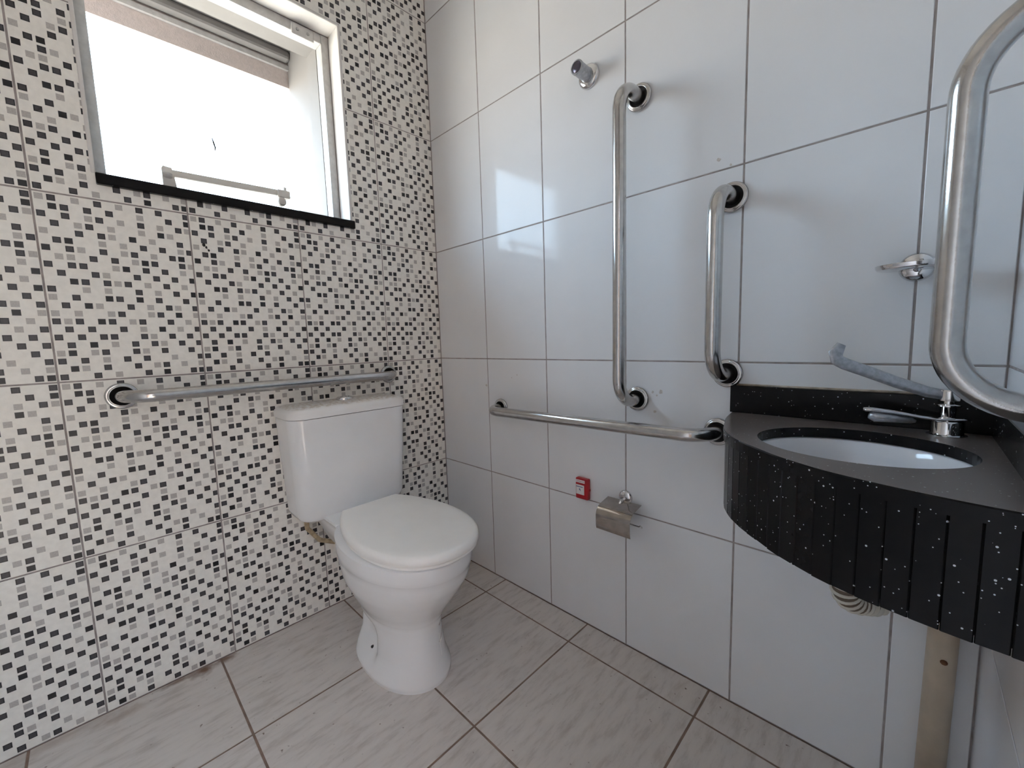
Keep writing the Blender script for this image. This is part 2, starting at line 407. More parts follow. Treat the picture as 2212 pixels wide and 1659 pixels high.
# ------------------------------------------------------------------ window
win = bpy.data.objects.new('window_1', None); COL.objects.link(win); win.location = (-.1, (y0+y1)/2, z0); structure(win)
bm = bmesh.new()      # aluminium frame: head and two stiles with a groove
for (a, b) in (((-.14, y1-.03, z0), (-.088, y1, z1)), ((-.14, y0, z0), (-.088, y0+.028, z1)), ((-.14, y0+.028, z1-.035), (-.088, y1-.03, z1))):
    box(bm, a, b, .002, 1)
keep(obj('window_frame', bm, M_alu), win)
bm = bmesh.new(); box(bm, (-.119, y0+.02, z0+.01), (-.113, y1-.02, z1-.025)); pane = keep(obj('pane', bm, M_glass), win)
bm = bmesh.new(); box(bm, (-.19, y0-.0, z0-.03), (.016, y1+.012, z0), .002, 1); keep(obj('window_sill', bm, M_gran), win)
bm = bmesh.new()      # rounded plaster edge round the opening
box(bm, (-.087, y1-.0015, z0), (.0025, y1+.010, z1+.010), .004, 2); box(bm, (-.087, y0-.004, z1-.0015), (.0025, y1+.010, z1+.010), .004, 2)
box(bm, (-.087, y0-.008, z0), (.002, y0+.0015, z1), .002, 1)
keep(obj('plaster_edge', bm, M_plaster), win)
bm = bmesh.new()      # outer plaster rebate behind the frame
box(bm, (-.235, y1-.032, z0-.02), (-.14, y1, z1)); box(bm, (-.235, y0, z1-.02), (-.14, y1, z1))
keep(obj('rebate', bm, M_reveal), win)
# hinge clip at the head of the pane
bm = bmesh.new(); box(bm, (-.0865, -.556, 2.243), (-.076, -.476, 2.284), .0015, 1)
clip = keep(obj('hinge_clip', bm, M_alu), win)
for yy in (-.535, -.497):
    bm = bmesh.new(); lathe(bm, [(0, .003), (.004, .003), (.0055, .0015), (.0055, 0)], (-.076, yy, 2.264), (1, 0, 0), 12)
    o = obj('screw', bm, M_screw); o.parent = clip; o.matrix_parent_inverse = clip.matrix_world.inverted()
# stay arm across the foot of the window
arm = bpy.data.objects.new('stay_arm', None); COL.objects.link(arm); arm.location = (-.09, -.97, z0); keep(arm, win)
bpy.context.view_layer.update()
def sub(o, p):
    o.parent = p; o.matrix_parent_inverse = p.matrix_world.inverted(); return o
ring = lambda yy, zz: [( -.108, yy, zz), (-.082, yy, zz)]
bm = bmesh.new()      # foot bracket, wider at the base
prof = [(-.988, z0), (-.945, z0), (-.953, z0+.03), (-.957, z0+.062), (-.962, z0+.088), (-.984, z0+.090), (-.988, z0+.082)]
loft(bm, [[(x, a, b) for a, b in prof] for x in (-.106, -.084)])
sub(obj('arm_bracket', bm, M_greyplastic), arm)
bm = bmesh.new(); box(bm, (-.100, -.962, z0+.063), (-.088, -.63, z0+.084), .001, 1)
for v in bm.verts: v.co.z += (v.co.y+.962)*.03
sub(obj('arm_bar', bm, M_greyplastic), arm)
bm = bmesh.new(); lathe(bm, [(0, -.012), (.012, -.012), (.014, -.006), (.014, .006), (.012, .012), (0, .012)], (-.094, -.974, z0+.062), (0, 1, 0), 14)
sub(obj('arm_barrel', bm, M_alu), arm)
bm = bmesh.new(); box(bm, (-.112, -.652, z0+.066), (-.080, -.608, z0+.094), .003, 2); box(bm, (-.104, -.628, z0+.092), (-.088, -.617, z0+.108), .002, 1)
lathe(bm, [(0, .012), (.013, .012), (.016, .006), (.016, -.01), (0, -.01)], (-.092, -.638, z0+.052), (1, 0, 0), 18)
sub(obj('arm_clamp', bm, M_greyplastic), arm)

# outdoors: deep recess with side wall, header beam and soffit
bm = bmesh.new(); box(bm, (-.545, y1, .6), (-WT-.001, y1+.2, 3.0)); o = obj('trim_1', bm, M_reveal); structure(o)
bm = bmesh.new(); box(bm, (-.567, -1.9, 2.298), (-.55, y1+.2, 3.0)); o = obj('trim_2', bm, M_beige); structure(o)
bm = bmesh.new(); box(bm, (-.549, -1.9, 2.372), (-.535, y1, 2.392)); o = obj('trim_3', bm, M_alu); structure(o)
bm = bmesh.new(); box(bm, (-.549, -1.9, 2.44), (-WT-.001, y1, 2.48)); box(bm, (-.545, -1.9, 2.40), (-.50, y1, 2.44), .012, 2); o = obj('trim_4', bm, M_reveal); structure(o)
bm = bmesh.new(); box(bm, (-14, -12, -.3), (14, 12, -.14)); o = obj('ground', bm, M_ground); structure(o)
# door frame in the right wall, leaf folded back outside, unseen wall added beyond to screen off the sky
bm = bmesh.new(); box(bm, (XW-.008, DY0-.03, 0), (XW+.125, DY0+.03, DZ)); box(bm, (XW-.008, DY1-.03, 0), (XW+.125, DY1+.02, DZ)); box(bm, (XW-.008, DY0-.03, DZ-.03), (XW+.125, DY1+.02, DZ+.03))
d1 = structure(obj('door_1', bm, M_door))
bm = bmesh.new(); box(bm, (XW+.127, DY0-.045, .01), (XW+.80, DY0-.008, DZ-.05), .003, 1); obj('door_leaf', bm, M_door, d1)
bm = bmesh.new(); box(bm, (4.1, -7, -.14), (4.3, 3, 3.4)); structure(obj('trim_5', bm, mat('sky_screen_wall', (.24, .22, .20), .9, noise=.1)))  # added out of view, holds back sky light at the doorway

# ------------------------------------------------------------------ grab bars
RT = .0185
def flange(o, axis, par):
    bm = bmesh.new()
    lathe(bm, [(.037, 0), (.0385, .003), (.0375, .008), (.034, .0105), (.0325, .0095), (.031, .012), (.0285, .013), (.027, .011), (.0265, .003), (0, .003)], o, axis, 40,
          [0, 0, 0, 0, 0, 0, 0, 1, 1])  # inner recess coloured dark, standing in for its dark reflection
    return keep(obj('flange', bm, [M_steel, M_dark], None, True), par)
def grab_bar(a, b, n, s, r, label, top=None):
    a = Vector(a); b = Vector(b); n = Vector(n)
    t = empty('grab_bar', a, label, 'grab bar')
    pts = rounded([a+n*.002, a+n*s, b+n*s, b+n*.002], r, 14)
    bm = bmesh.new(); tube(bm, pts, RT, 28, False); keep(obj('bar_tube', bm, M_steel, None, True), t)
    flange(a, n, t); flange(b, n, t)
    return t
NB = (0, -1, 0)
grab_bar((1.046, 0, 1.764), (1.0423, 0, .8688), NB, .118, .075, 'long vertical stainless grab bar on white tile below the flush valve')
grab_bar((1.3064, 0, 1.4167), (1.3049, 0, .9592), NB, .125, .075, 'short vertical stainless grab bar on white tile just above the black counter end')
grab_bar((.4173, 0, .7822), (1.2848, 0, .7949), NB, .09, .07, 'horizontal stainless grab bar on white wall ending beside the black counter')
grab_bar((0, -1.150, .9381), (0, -.2912, .9334), (1, 0, 0), .085, .07, 'horizontal stainless grab bar on mosaic wall above the toilet cistern')
grab_bar((XW, -.382, 1.452), (XW, -.362, .9565), (-1, 0, 0), .0965, .09, 'nearest vertical stainless grab bar on right wall, filling the right edge')

# ------------------------------------------------------------------ toilet
YT = -.548
toilet = empty('toilet', (.4, YT, 0), 'white two-piece toilet with closed round lid against the mosaic wall', 'toilet')
def egg(z, xb, xf, hw, n=48, back=2.2, front=2.0, flat=0., cy=YT, wide=.5):
    """closed outline, xb..xf, half width hw; widest point at xb + wide*(length)"""
    xc = xb+(xf-xb)*wide; out = []
    for k in range(n):
        t = 2*math.pi*k/n; c, s = math.cos(t), math.sin(t)
        e = front if c > 0 else back
        rx = (xf-xc) if c > 0 else (xc-xb)
        out.append(Vector((xc+rx*math.copysign(abs(c)**(2/e), c), cy+hw*math.copysign(abs(s)**(2/e), s), z)))
    return out
secs = [(0, .258, .655, .128, 2.6), (.012, .258, .656, .129, 2.6), (.03, .260, .652, .123, 2.6), (.07, .266, .646, .110, 2.5), (.12, .268, .638, .106, 2.4), (.165, .27, .634, .105, 2.3),
        (.195, .268, .638, .109, 2.2), (.22, .260, .650, .121, 2.1), (.25, .25, .672, .137, 2.1), (.285, .238, .699, .153, 2.1), (.32, .228, .725, .168, 2.1), (.36, .22, .751, .176, 2.1),
        (.398, .212, .762, .1815, 2.1), (.4, .211, .7633, .183, 2.1), (.43, .208, .768, .1845, 2.1), (.447, .206, .768, .184, 2.1)]
bm = bmesh.new(); rings = []
fine = []
for i in range(len(secs)-1):
    ns = 4 if secs[i][0] < .22 else 2
    for k in range(ns): fine.append(tuple(secs[i][q]*(1-k/ns)+secs[i+1][q]*k/ns for q in range(5)))
fine.append(secs[-1])
for (z, xb, xf, hw, e) in fine:
    rg = egg(z, xb, xf, hw, 120, e, 2.05, wide=.52)
    if .02 < z < .24:
        for p in rg:
            g_ = math.exp(-((z-.098)/.058)**4)/(1+math.exp((p.x-.455)/.011))/(1+math.exp((.315-p.x)/.012))
            p.y = YT+(p.y-YT)*(1-.40*g_)
    rings.append(rg)
rings.append([Vector((.496+(p.x-.496)*.97, YT+(p.y-YT)*.97, .450)) for p in rings[-1]])
loft(bm, rings)
# rear shelf that carries the cistern
rr = []
for (z, hw, xf) in ((.30, .06, .24), (.36, .085, .28), (.41, .11, .30), (.445, .125, .30), (.452, .122, .297)):
    rr.append([Vector((x, YT+y, z)) for x, y in ((.03, -hw), (.03, hw), (xf-.03, hw), (xf, hw-.03), (xf, -hw+.03), (xf-.03, -hw))])
loft(bm, rr)
bowl = keep(obj('bowl', bm, M_china, None, angle=40), toilet)
bpy.context.view_layer.update()
bm = bmesh.new(); lathe(bm, [(0, .007), (.006, .006), (.0075, 0), (.0, 0)], (.405, YT-.083, .047), (0, -1, .45), 14)
sub(obj('bolt', bm, M_dark), bowl)
# torn strip of adhesive tape on the pedestal front
bm = bmesh.new(); zs = [.075+.012*i for i in range(7)]
def ped(z, th):
    for i in range(len(secs)-1):
        if secs[i][0] <= z <= secs[i+1][0]:
            t = (z-secs[i][0])/(secs[i+1][0]-secs[i][0]); xb, xf, hw = [secs[i][k]*(1-t)+secs[i+1][k]*t for k in (1, 2, 3)]
            xc = xb+(xf-xb)*.52; return Vector((xc+(xf-xc+.0008)*math.cos(th), YT+(hw+.0008)*math.sin(th), z))
gr = [[bm.verts.new(ped(z+.012*j/5, .30+.105*j)) for j in range(6)] for z in zs]
for i in range(len(gr)-1):
    for j in range(5): bm.faces.new((gr[i][j], gr[i][j+1], gr[i+1][j+1], gr[i+1][j]))
sub(obj('tape_patch', bm, M_seat), bowl)
for zz, t0, t1, dz in ((.183, .34, .62, .012), (.150, .28, .72, .030)):
    bm = bmesh.new(); pts = []
    for k in range(9):
        p = ped(zz-dz*k/8+random.uniform(-.0012, .0012), t0+(t1-t0)*(1-k/8)*1.0); pts.append(p)
    tube(bm, pts, [.0003+.0007*random.random() for _ in pts], 5); sub(obj('crack', bm, M_rust), bowl)
# seat ring and lid
def seat_outline(z, gx=0., n=40):
    pts = []
    half = [(.250, .104), (.30, .131), (.36, .153), (.43, .172), (.50, .1805), (.575, .178), (.645, .164), (.703, .136), (.745, .096), (.768, .05)]
    from_ = half+[(.775, 0)]+[(x, -y) for x, y in half[::-1]]
    # smooth with Catmull-Rom
    P = [Vector((x, y, 0)) for x, y in from_]; L = len(P)
    for i in range(L-1):
        p0, p1, p2, p3 = P[max(i-1, 0)], P[i], P[i+1], P[min(i+2, L-1)]
        for k in range(4):
            t = k/4; q_ = .5*((2*p1)+(p2-p0)*t+(2*p0-5*p1+4*p2-p3)*t*t+(3*p1-p0-3*p2+p3)*t**3); pts.append(q_)
    pts.append(P[-1]); cx = .53; out = []
    for p in pts:
        d = Vector((p.x-cx, p.y, 0)); ln = d.length; d = d*((ln+gx)/ln)
        out.append(Vector((cx+d.x, YT+.012+d.y, z)))
    return out
bm = bmesh.new(); loft(bm, [seat_outline(.4505, -.012), seat_outline(.4505, -.006), seat_outline(.453, -.003), seat_outline(.460, -.005)])
keep(obj('seat', bm, M_seat, None, angle=45), toilet)
bm = bmesh.new(); loft(bm, [seat_outline(.4605, -.010), seat_outline(.4612, -.001), seat_outline(.466, .002), seat_outline(.479, .001), seat_outline(.487, -.004), seat_outline(.4905, -.011), seat_outline(.493, -.03), seat_outline(.4945, -.09), seat_outline(.495, -.15)])
keep(obj('lid', bm, M_seat, None, angle=50), toilet)
for s in (-1, 1):
    bm = bmesh.new(); tube(bm, [(.262, YT+.012+s*.06, .466), (.262, YT+.012+s*.095, .466)], .009, 14); keep(obj('hinge', bm, M_seat, None, True), toilet)
# cistern
def rrect(z, x0, x1, hw, r, n=8, cy=YT):
    out = []
    for (cx, cyy, a0) in ((x1-r, cy+hw-r, 0), (x0+.02, cy+hw-.02, 90), (x0+.02, cy-hw+.02, 180), (x1-r, cy-hw+r, 270)):
        R_ = r if cx > (x0+x1)/2 else .02
        for k in range(n+1):
            a = math.radians(a0+90*k/n); out.append(Vector((cx+R_*math.cos(a), cyy+R_*math.sin(a), z)))
    return out
bm = bmesh.new()
YC = -.538
loft(bm, [rrect(z_, a_, b_, h_, r_, cy=YC) for z_, a_, b_, h_, r_ in ((.436, .03, .148, .176, .05), (.438, .02, .162, .190, .05), (.447, .013, .171, .200, .052), (.465, .011, .176, .207, .053), (.60, .01, .183, .213, .054), (.70, .01, .188, .218, .055), (.815, .01, .192, .222, .055))])
keep(obj('cistern', bm, M_china, None, angle=45), toilet)
bm = bmesh.new()
loft(bm, [rrect(z_, a_, b_, h_, r_, cy=YC) for z_, a_, b_, h_, r_ in ((.8165, .012, .188, .218, .053), (.8175, .006, .195, .225, .057), (.832, .006, .196, .226, .057), (.843, .008, .193, .223, .056), (.852, .014, .185, .215, .05), (.857, .028, .170, .198, .045), (.859, .05, .15, .172, .03))])
lidc = keep(obj('cistern_lid', bm, M_lid, None, angle=50), toilet)
bpy.context.view_layer.update()
bm = bmesh.new(); lathe(bm, [(0, .0055), (.018, .006), (.0195, .004), (.021, .004), (.0225, .008), (.028, .0078), (.031, .002), (.031, -.002)], (.088, -.530, .8605), (0, 0, 1), 32)
sub(obj('flush_button', bm, M_chrome, None, True), lidc)
# supply hose
hz = empty('water_supply_hose', (.05, -.70, .44), 'yellowed flexible water hose curving under the toilet cistern', 'hose')
bm = bmesh.new()
pts = rounded([(.07, -.700, .448), (.062, -.697, .385), (.058, -.655, .322), (.05, -.59, .285), (.02, -.54, .27), (.003, -.53, .27)], .028, 8)
tube(bm, pts, .0085, 14, True); keep(obj('hose', bm, M_hose_old, None, True), hz)
bm = bmesh.new(); lathe(bm, [(.013, 0), (.013, .018), (.010, .02), (0, .02)], (.07, -.700, .449), (0, 0, -1), 8); keep(obj('nut', bm, M_wlabel), hz)

# ------------------------------------------------------------------ corner counter with basin
ZT, ZB, ZS = .857, .836, .682
van = empty('corner_sink_counter', (1.6, -.2, .85), 'black granite corner counter with curved ribbed apron and sunken white basin', 'sink')
edge = [(1.321, 0), (1.326, -.048), (1.3345, -.105), (1.3490, -.1630), (1.3720, -.245), (1.3990, -.298), (1.4297, -.338), (1.4720, -.378), (1.5055, -.408), (1.5545, -.4405), (1.5887, -.4575), (1.6405, -.4750), (1.6900, -.4865), (1.7400, -.4940), (XW-.0002, -.4975)]
def smooth_line(P, k=4):
    P = [Vector((x, y, 0)) for x, y in P]; out = []
    for i in range(len(P)-1):
        p0, p1, p2, p3 = P[max(i-1, 0)], P[i], P[i+1], P[min(i+2, len(P)-1)]
        for j in range(k):
            t = j/k; out.append(.5*((2*p1)+(p2-p0)*t+(2*p0-5*p1+4*p2-p3)*t*t+(3*p1-p0-3*p2+p3)*t**3))
    return out+[P[-1]]
EL = smooth_line(edge)
HC, HA, HB = Vector((1.5955, -.240)), .155, .139
# top slab with an oval hole: angular fan between outline and hole
outl = [Vector((p.x, p.y)) for p in EL]+[Vector((XW-.0002, -.49+.49*k/24)) for k in range(1, 24)]+[Vector((XW-.0002, -.0002))]+[Vector((XW-(XW-1.321)*k/24, -.0002)) for k in range(1, 24)]
def hole_pt(d, g_=0.):
    a = math.atan2(d.y/HB, d.x/HA); return HC+Vector(((HA+g_)*math.cos(a), (HB+g_)*math.sin(a)))
bm = bmesh.new(); n = len(outl)
hp = [hole_pt(p-HC) for p in outl]
def ringv(pts, z): return [bm.verts.new((p.x, p.y, z)) for p in pts]
inn = [p+(HC-p).normalized()*.002 for p in outl]
o_t = ringv([p if (p.x > XW-.001 or p.y > -.001) else q_ for p, q_ in zip(outl, inn)], ZT); o_m = ringv(outl, ZT-.002); o_b = ringv(outl, ZB); h_t = ringv(hp, ZT); h_b = ringv(hp, ZB)
for k in range(n):
    k2 = (k+1) % n
    f = bm.faces.new((o_t[k], o_t[k2], h_t[k2], h_t[k])); f.material_index = 1
    bm.faces.new((o_m[k], o_m[k2], o_t[k2], o_t[k])); bm.faces.new((o_b[k], o_b[k2], o_m[k2], o_m[k]))
    bm.faces.new((h_b[k], h_b[k2], o_b[k2], o_b[k])); bm.faces.new((h_t[k], h_t[k2], h_b[k2], h_b[k]))
keep(obj('countertop', bm, [M_gran, M_gran_top]), van)
bm = bmesh.new(); box(bm, (1.318, -.020, ZT), (XW-.0005, -.0002, .9285), .0015, 1); keep(obj('backsplash', bm, M_gran), van)
bm = bmesh.new(); box(bm, (XW-.0150, -.497, ZT), (XW-.0002, -.0205, .9165), .0015, 1); keep(obj('side_splash', bm, M_gran), van)
# apron of separate vertical granite strips
acc = [0]
for i in range(1, len(EL)): acc.append(acc[-1]+(EL[i]-EL[i-1]).length)
def at_len(s):
    for i in range(1, len(EL)):
        if acc[i] >= s-1e-9:
            t = (s-acc[i-1])/(acc[i]-acc[i-1]); return EL[i-1].lerp(EL[i], min(t, 1))
    return EL[-1]
NS = 26; Ls = acc[-1]
for k in range(NS):
    a = at_len(Ls*k/NS+.0003); b = at_len(Ls*(k+1)/NS-.0003); d = (b-a).normalized(); nn = Vector((-d.y, d.x, 0))
    if nn.dot(Vector((HC.x, HC.y, 0))-a) < 0: nn = -nn
    a0 = a+nn*.004; b0 = b+nn*.004
    if k == 0: a0.y = -.0003
    if k == NS-1: b0.x = XW-.0005
    a1 = a0+nn*.018+d*.002; b1 = b0+nn*.018-d*.002
    if k == 0: a1.y = -.0003
    if k == NS-1: b1.x = XW-.0005
    bm = bmesh.new(); c_ = .0013
    loft(bm, [[Vector((p.x, p.y, z)) for p in (a0+nn*c_, a0+d*c_, b0-d*c_, b0+nn*c_, b1, a1)] for z in (ZS+random.uniform(-.0008, .0008), ZB-.0005)])
    keep(obj('strip', bm, M_gran), van)
# continuous backing behind the strips
bm = bmesh.new(); bi = []; bo = []
for i, p in enumerate(EL):
    d = (EL[min(i+1, len(EL)-1)]-EL[max(i-1, 0)]).normalized(); nn = Vector((-d.y, d.x, 0))
    if nn.dot(Vector((HC.x, HC.y, 0))-p) < 0: nn = -nn
    bo.append(p+nn*.017); bi.append(p+nn*.023)
for q_ in (bo, bi): q_[0].y = -.0004; q_[-1].x = XW-.0006
loft(bm, [[Vector((p.x, p.y, z)) for p in bo+bi[::-1]] for z in (ZS+.004, ZB-.001)], False, False)
keep(obj('apron_backing', bm, M_gran), van)
# under-mounted basin
bm = bmesh.new(); R_ = []
for (g_, z) in ((.016, ZB-.0011), (.004, ZB-.0012), (.001, ZB-.004), (-.003, ZB-.03), (-.014, ZB-.075), (-.04, ZB-.115), (-.08, ZB-.14), (-.118, ZB-.147)):
    R_.append([Vector((HC.x+(HA+g_)*math.cos(2*math.pi*k/56), HC.y+(HB+g_)*math.sin(2*math.pi*k/56), z)) for k in range(56)])
loft(bm, R_, False, True); basin = keep(obj('basin', bm, M_basin, None, True), van)
bpy.context.view_layer.update()
bm = bmesh.new(); lathe(bm, [(0, .001), (.016, .001), (.018, .004), (.024, .003), (.025, 0)], (HC.x, HC.y, ZB-.1465), (0, 0, 1), 28); sub(obj('drain', bm, M_chrome, None, True), basin)
# dirty silicone line along the splash
bm = bmesh.new(); tube(bm, [(1.316, -.002, .9295), (XW-.012, -.002, .9295)], .003, 8); tube(bm, [(1.3165, -.002, ZT), (1.3165, -.002, .9295)], .0028, 8); keep(obj('sealant', bm, M_silic, None, True), van)

# ------------------------------------------------------------------ faucet
FX, FY = 1.718, -.058
fa = empty('long_lever_faucet', (FX, FY, ZT), 'chrome basin faucet with long upturned lever standing on the black counter', 'faucet')
bm = bmesh.new()
lathe(bm, [(0, 0), (.029, 0), (.029, .002), (.0245, .0035), (.0235, .006), (.0235, .026), (.022, .029), (0, .029)], (FX, FY, ZT), (0, 0, 1), 36)
keep(obj('body', bm, M_chrome, None, angle=35), fa)
bm = bmesh.new()
lathe(bm, [(0, 0), (.011, 0), (.0115, .027), (.018, .0285), (.018, .031), (.0085, .032), (.0085, .038), (.016, .039), (.0165, .058), (.015, .060), (0, .060)], (FX, FY, ZT+.029), (0, 0, 1), 32)
keep(obj('push_valve', bm, M_chrome, None, angle=35), fa)
# spout: flat blade widening over the body, thick limescaled nozzle end
def blade(P, half, th, up_=Vector((0, 0, 1))):
    bm = bmesh.new(); rg = []
    for i, (p, hw, t_) in enumerate(zip(P, half, th)):
        p = Vector(p); d = (Vector(P[min(i+1, len(P)-1)])-Vector(P[max(i-1, 0)])).normalized(); sdir = d.cross(up_).normalized(); uu = sdir.cross(d)
        rg.append([p+sdir*(hw*math.copysign(abs(math.cos(a))**.7, math.cos(a)))+uu*(t_*math.sin(a)) for a in [2*math.pi*k/16 for k in range(16)]])
    loft(bm, rg); return bm
D = Vector((-.72, -.30, 0)).normalized(); B0 = Vector((FX, FY, ZT+.033))
def P_(s, z, side=0.): 
    q_ = B0+D*s; return (q_.x-D.y*side, q_.y+D.x*side, q_.z+z)
bm = blade([P_(-.032, 0), P_(-.024, 0), P_(0, 0), P_(.025, 0), P_(.05, .003), P_(.085, .010), P_(.118, .014), P_(.130, .013), P_(.133, .012)],
           [.004, .018, .024, .021, .013, .0125, .013, .010, .003], [.002, .003, .0035, .0035, .004, .004, .004, .004, .001])
keep(obj('spout', bm, M_chrome, None, True), fa)
bm = blade([P_(.048, -.008), P_(.056, -.006), P_(.085, -.003), P_(.112, -.001), P_(.122, .001)], [.003, .008, .010, .010, .004], [.003, .0065, .009, .011, .006])
keep(obj('nozzle', bm, M_chrome_dull, None, True), fa)
# lever
LP = [(FX-.008, FY-.004, ZT+.079), (FX-.03, FY-.014, ZT+.084), (FX-.075, FY-.034, ZT+.103), (FX-.125, FY-.058, ZT+.127), (FX-.155, FY-.072, ZT+.141), (FX-.166, FY-.078, ZT+.149), (FX-.1685, FY-.079, ZT+.163), (FX-.160, FY-.076, ZT+.181)]
bm = blade(LP, [.010, .011, .0120, .0125, .0130, .0135, .0130, .008], [.007, .006, .005, .0045, .0045, .0045, .0035, .002], Vector((.45, -.85, .35)))
keep(obj('lever', bm, M_chrome_dull, None, True), fa)

# ------------------------------------------------------------------ soap dish
sdm = empty('soap_dish', (1.66, 0, 1.19), 'small chrome wall soap dish on round plate near the right wall', 'soap dish')
bm = bmesh.new(); lathe(bm, [(.029, 0), (.0285, .004), (.025, .009), (.016, .0125), (.010, .0135), (0, .0135)], (1.66, 0, 1.19), NB, 36); keep(obj('wall_plate', bm, M_chrome, None, True), sdm)
bm = bmesh.new(); lathe(bm, [(.008, .010), (.0085, .024), (.007, .028), (0, .029)], (1.658, 0, 1.193), NB, 24); keep(obj('knob', bm, M_chrome, None, True), sdm)
bm = bmesh.new()
c0 = Vector((1.655, -.057, 1.183)); R_ = []
for (sc_, z) in ((.90, -.001), (.97, .0), (1.02, .004), (1.03, .0085), (1.01, .0095), (.985, .008), (.95, .003), (.92, .002)):
    R_.append([c0+Vector((.056*sc_*math.copysign(abs(math.cos(a))**.85, math.cos(a)), .042*sc_*math.copysign(abs(math.sin(a))**.85, math.sin(a)), z)) for a in [2*math.pi*k/48 for k in range(48)]])
loft(bm, R_, True, True); keep(obj('dish', bm, M_chrome, None, angle=40), sdm)
bm = bmesh.new(); tube(bm, [(1.66, -.005, 1.186), (1.66, -.03, 1.184)], .006, 14); keep(obj('arm', bm, M_chrome, None, True), sdm)

# ------------------------------------------------------------------ flush valve on the wall
fv = empty('flush_valve', (.872, 0, 1.8984), 'round chrome push flush valve high on the white tile wall', 'flush valve')
bm = bmesh.new(); lathe(bm, [(.037, 0), (.0375, .003), (.035, .009), (.030, .013), (.0235, .0145), (.0, .0145)], (.872, 0, 1.8984), NB, 40); keep(obj('escutcheon', bm, M_chrome, None, True), fv)
bm = bmesh.new(); lathe(bm, [(.0215, .013), (.0215, .016), (.0205, .017), (.0205, .062), (.0215, .063), (.0215, .070), (.020, .0715), (.0175, .0715), (.0165, .069)], (.872, 0, 1.8984), NB, 40); keep(obj('body', bm, M_chrome_dull, None, angle=35), fv)
bm = bmesh.new(); lathe(bm, [(.0165, .069), (.0155, .0705), (.006, .072), (0, .072)], (.872, 0, 1.8984), NB, 32); keep(obj('push_button', bm, mat('dark_chrome_button', (.12, .11, .14), .3, .9), None, True), fv)

# ------------------------------------------------------------------ toilet paper holder
tp = empty('toilet_paper_holder', (1.0, 0, .53), 'empty chrome toilet paper holder with curved cover on white wall', 'paper holder')
bm = bmesh.new(); lathe(bm, [(.024, 0), (.0238, .004), (.020, .008), (.010, .0105), (0, .0105)], (1.0, 0, .533), NB, 32); keep(obj('wall_plate', bm, M_chrome, None, True), tp)
bm = bmesh.new(); tube(bm, rounded([(1.0, -.004, .529), (1.0, -.03, .529), (1.0, -.042, .518)], .008, 5), .0055, 12); keep(obj('arm', bm, M_chrome, None, True), tp)
prof = [(-.020, .528), (-.045, .5235), (-.066, .5195)]
for k in range(17):
    a_ = math.radians(76-k*76/16); prof.append((-.0630-.034*math.cos(a_), .4855+.034*math.sin(a_)))
prof += [(-.0970, .476), (-.0968, .465), (-.0964, .455), (-.0955, .448), (-.0935, .442)]
bm = bmesh.new()
X0, X1 = .944, 1.066
inn_ = []
for i, (y, z) in enumerate(prof):
    ya, za = prof[max(i-1, 0)]; yb, zb = prof[min(i+1, len(prof)-1)]; d = Vector((yb-ya, zb-za)).normalized(); inn_.append((y-d.y*.0012, z+d.x*.0012))
ring_ = prof+inn_[::-1]
loft(bm, [[Vector((x, y, z)) for (y, z) in ring_] for x in (X0, X1)])
keep(obj('cover', bm, mat('brushed_steel_sheet', (.44, .40, .37), .09, 1., noise=.2, nscale=40), None, angle=50), tp)
bm = bmesh.new(); tube(bm, rounded([(1.0, -.032, .520), (.955, -.032, .512), (.950, -.06, .474), (1.078, -.06, .474), (1.084, -.06, .480), (1.088, -.06, .472)], .004, 4), .0022, 8); keep(obj('roll_rod', bm, M_chrome, None, True), tp)

# ------------------------------------------------------------------ call bell
bx = empty('call_bell_box', (.835, 0, .527), 'small red call bell box labelled CAMPAINHA on the white wall', 'bell')
bm = bmesh.new(); box(bm, (.809, -.020, .4885), (.861, -.0005, .5655), .004, 2); box(bm, (.8605, -.012, .520), (.8635, -.004, .529), .001, 1); keep(obj('case', bm, M_red), bx)
bm = bmesh.new(); box(bm, (.811, -.0206, .549), (.849, -.0196, .5595), .0004, 1); lb = keep(obj('name_label', bm, M_wlabel), bx)
bm = bmesh.new(); box(bm, (.8125, -.0215, .506), (.847, -.0198, .5415), .0008, 1); bt = keep(obj('button_plate', bm, M_wlabel), bx)
bpy.context.view_layer.update()
bm = bmesh.new(); box(bm, (.8140, -.0219, .5335), (.8420, -.0214, .5358)); sub(obj('blue_bar', bm, M_blue), bt)
bm = bmesh.new()
f = bm.faces.new([bm.verts.new(p) for p in ((.8250, -.0218, .5265), (.8300, -.0218, .5285), (.8318, -.0218, .5225), (.8330, -.0218, .5175), (.8295, -.0218, .5215))])
sub(obj('blue_mark', bm, M_blue), bt)
cu = bpy.data.curves.new('text', 'FONT'); cu.body = 'CAMPAINHA'; cu.size = .0072; cu.align_x = 'CENTER'; cu.align_y = 'CENTER'
to = bpy.data.objects.new('tmp_text', cu); COL.objects.link(to); bpy.context.view_layer.update()
me = bpy.data.meshes.new_from_object(to); bpy.data.objects.remove(to)
wmax = max(v.co.x for v in me.vertices)-min(v.co.x for v in me.vertices)
for v in me.vertices: v.co.x *= .0345/wmax; v.co.y *= 1.15
me.materials.clear(); me.materials.append(M_redink)
ln_ = bpy.data.objects.new('lettering', me); COL.objects.link(ln_)
Mx = Matrix(((1, 0, 0), (0, 0, -1), (0, 1, 0))).to_4x4(); Mx.translation = Vector((.830, -.0208, .5542)); ln_.matrix_world = Mx
ln_.parent = lb; ln_.matrix_parent_inverse = lb.matrix_world.inverted()

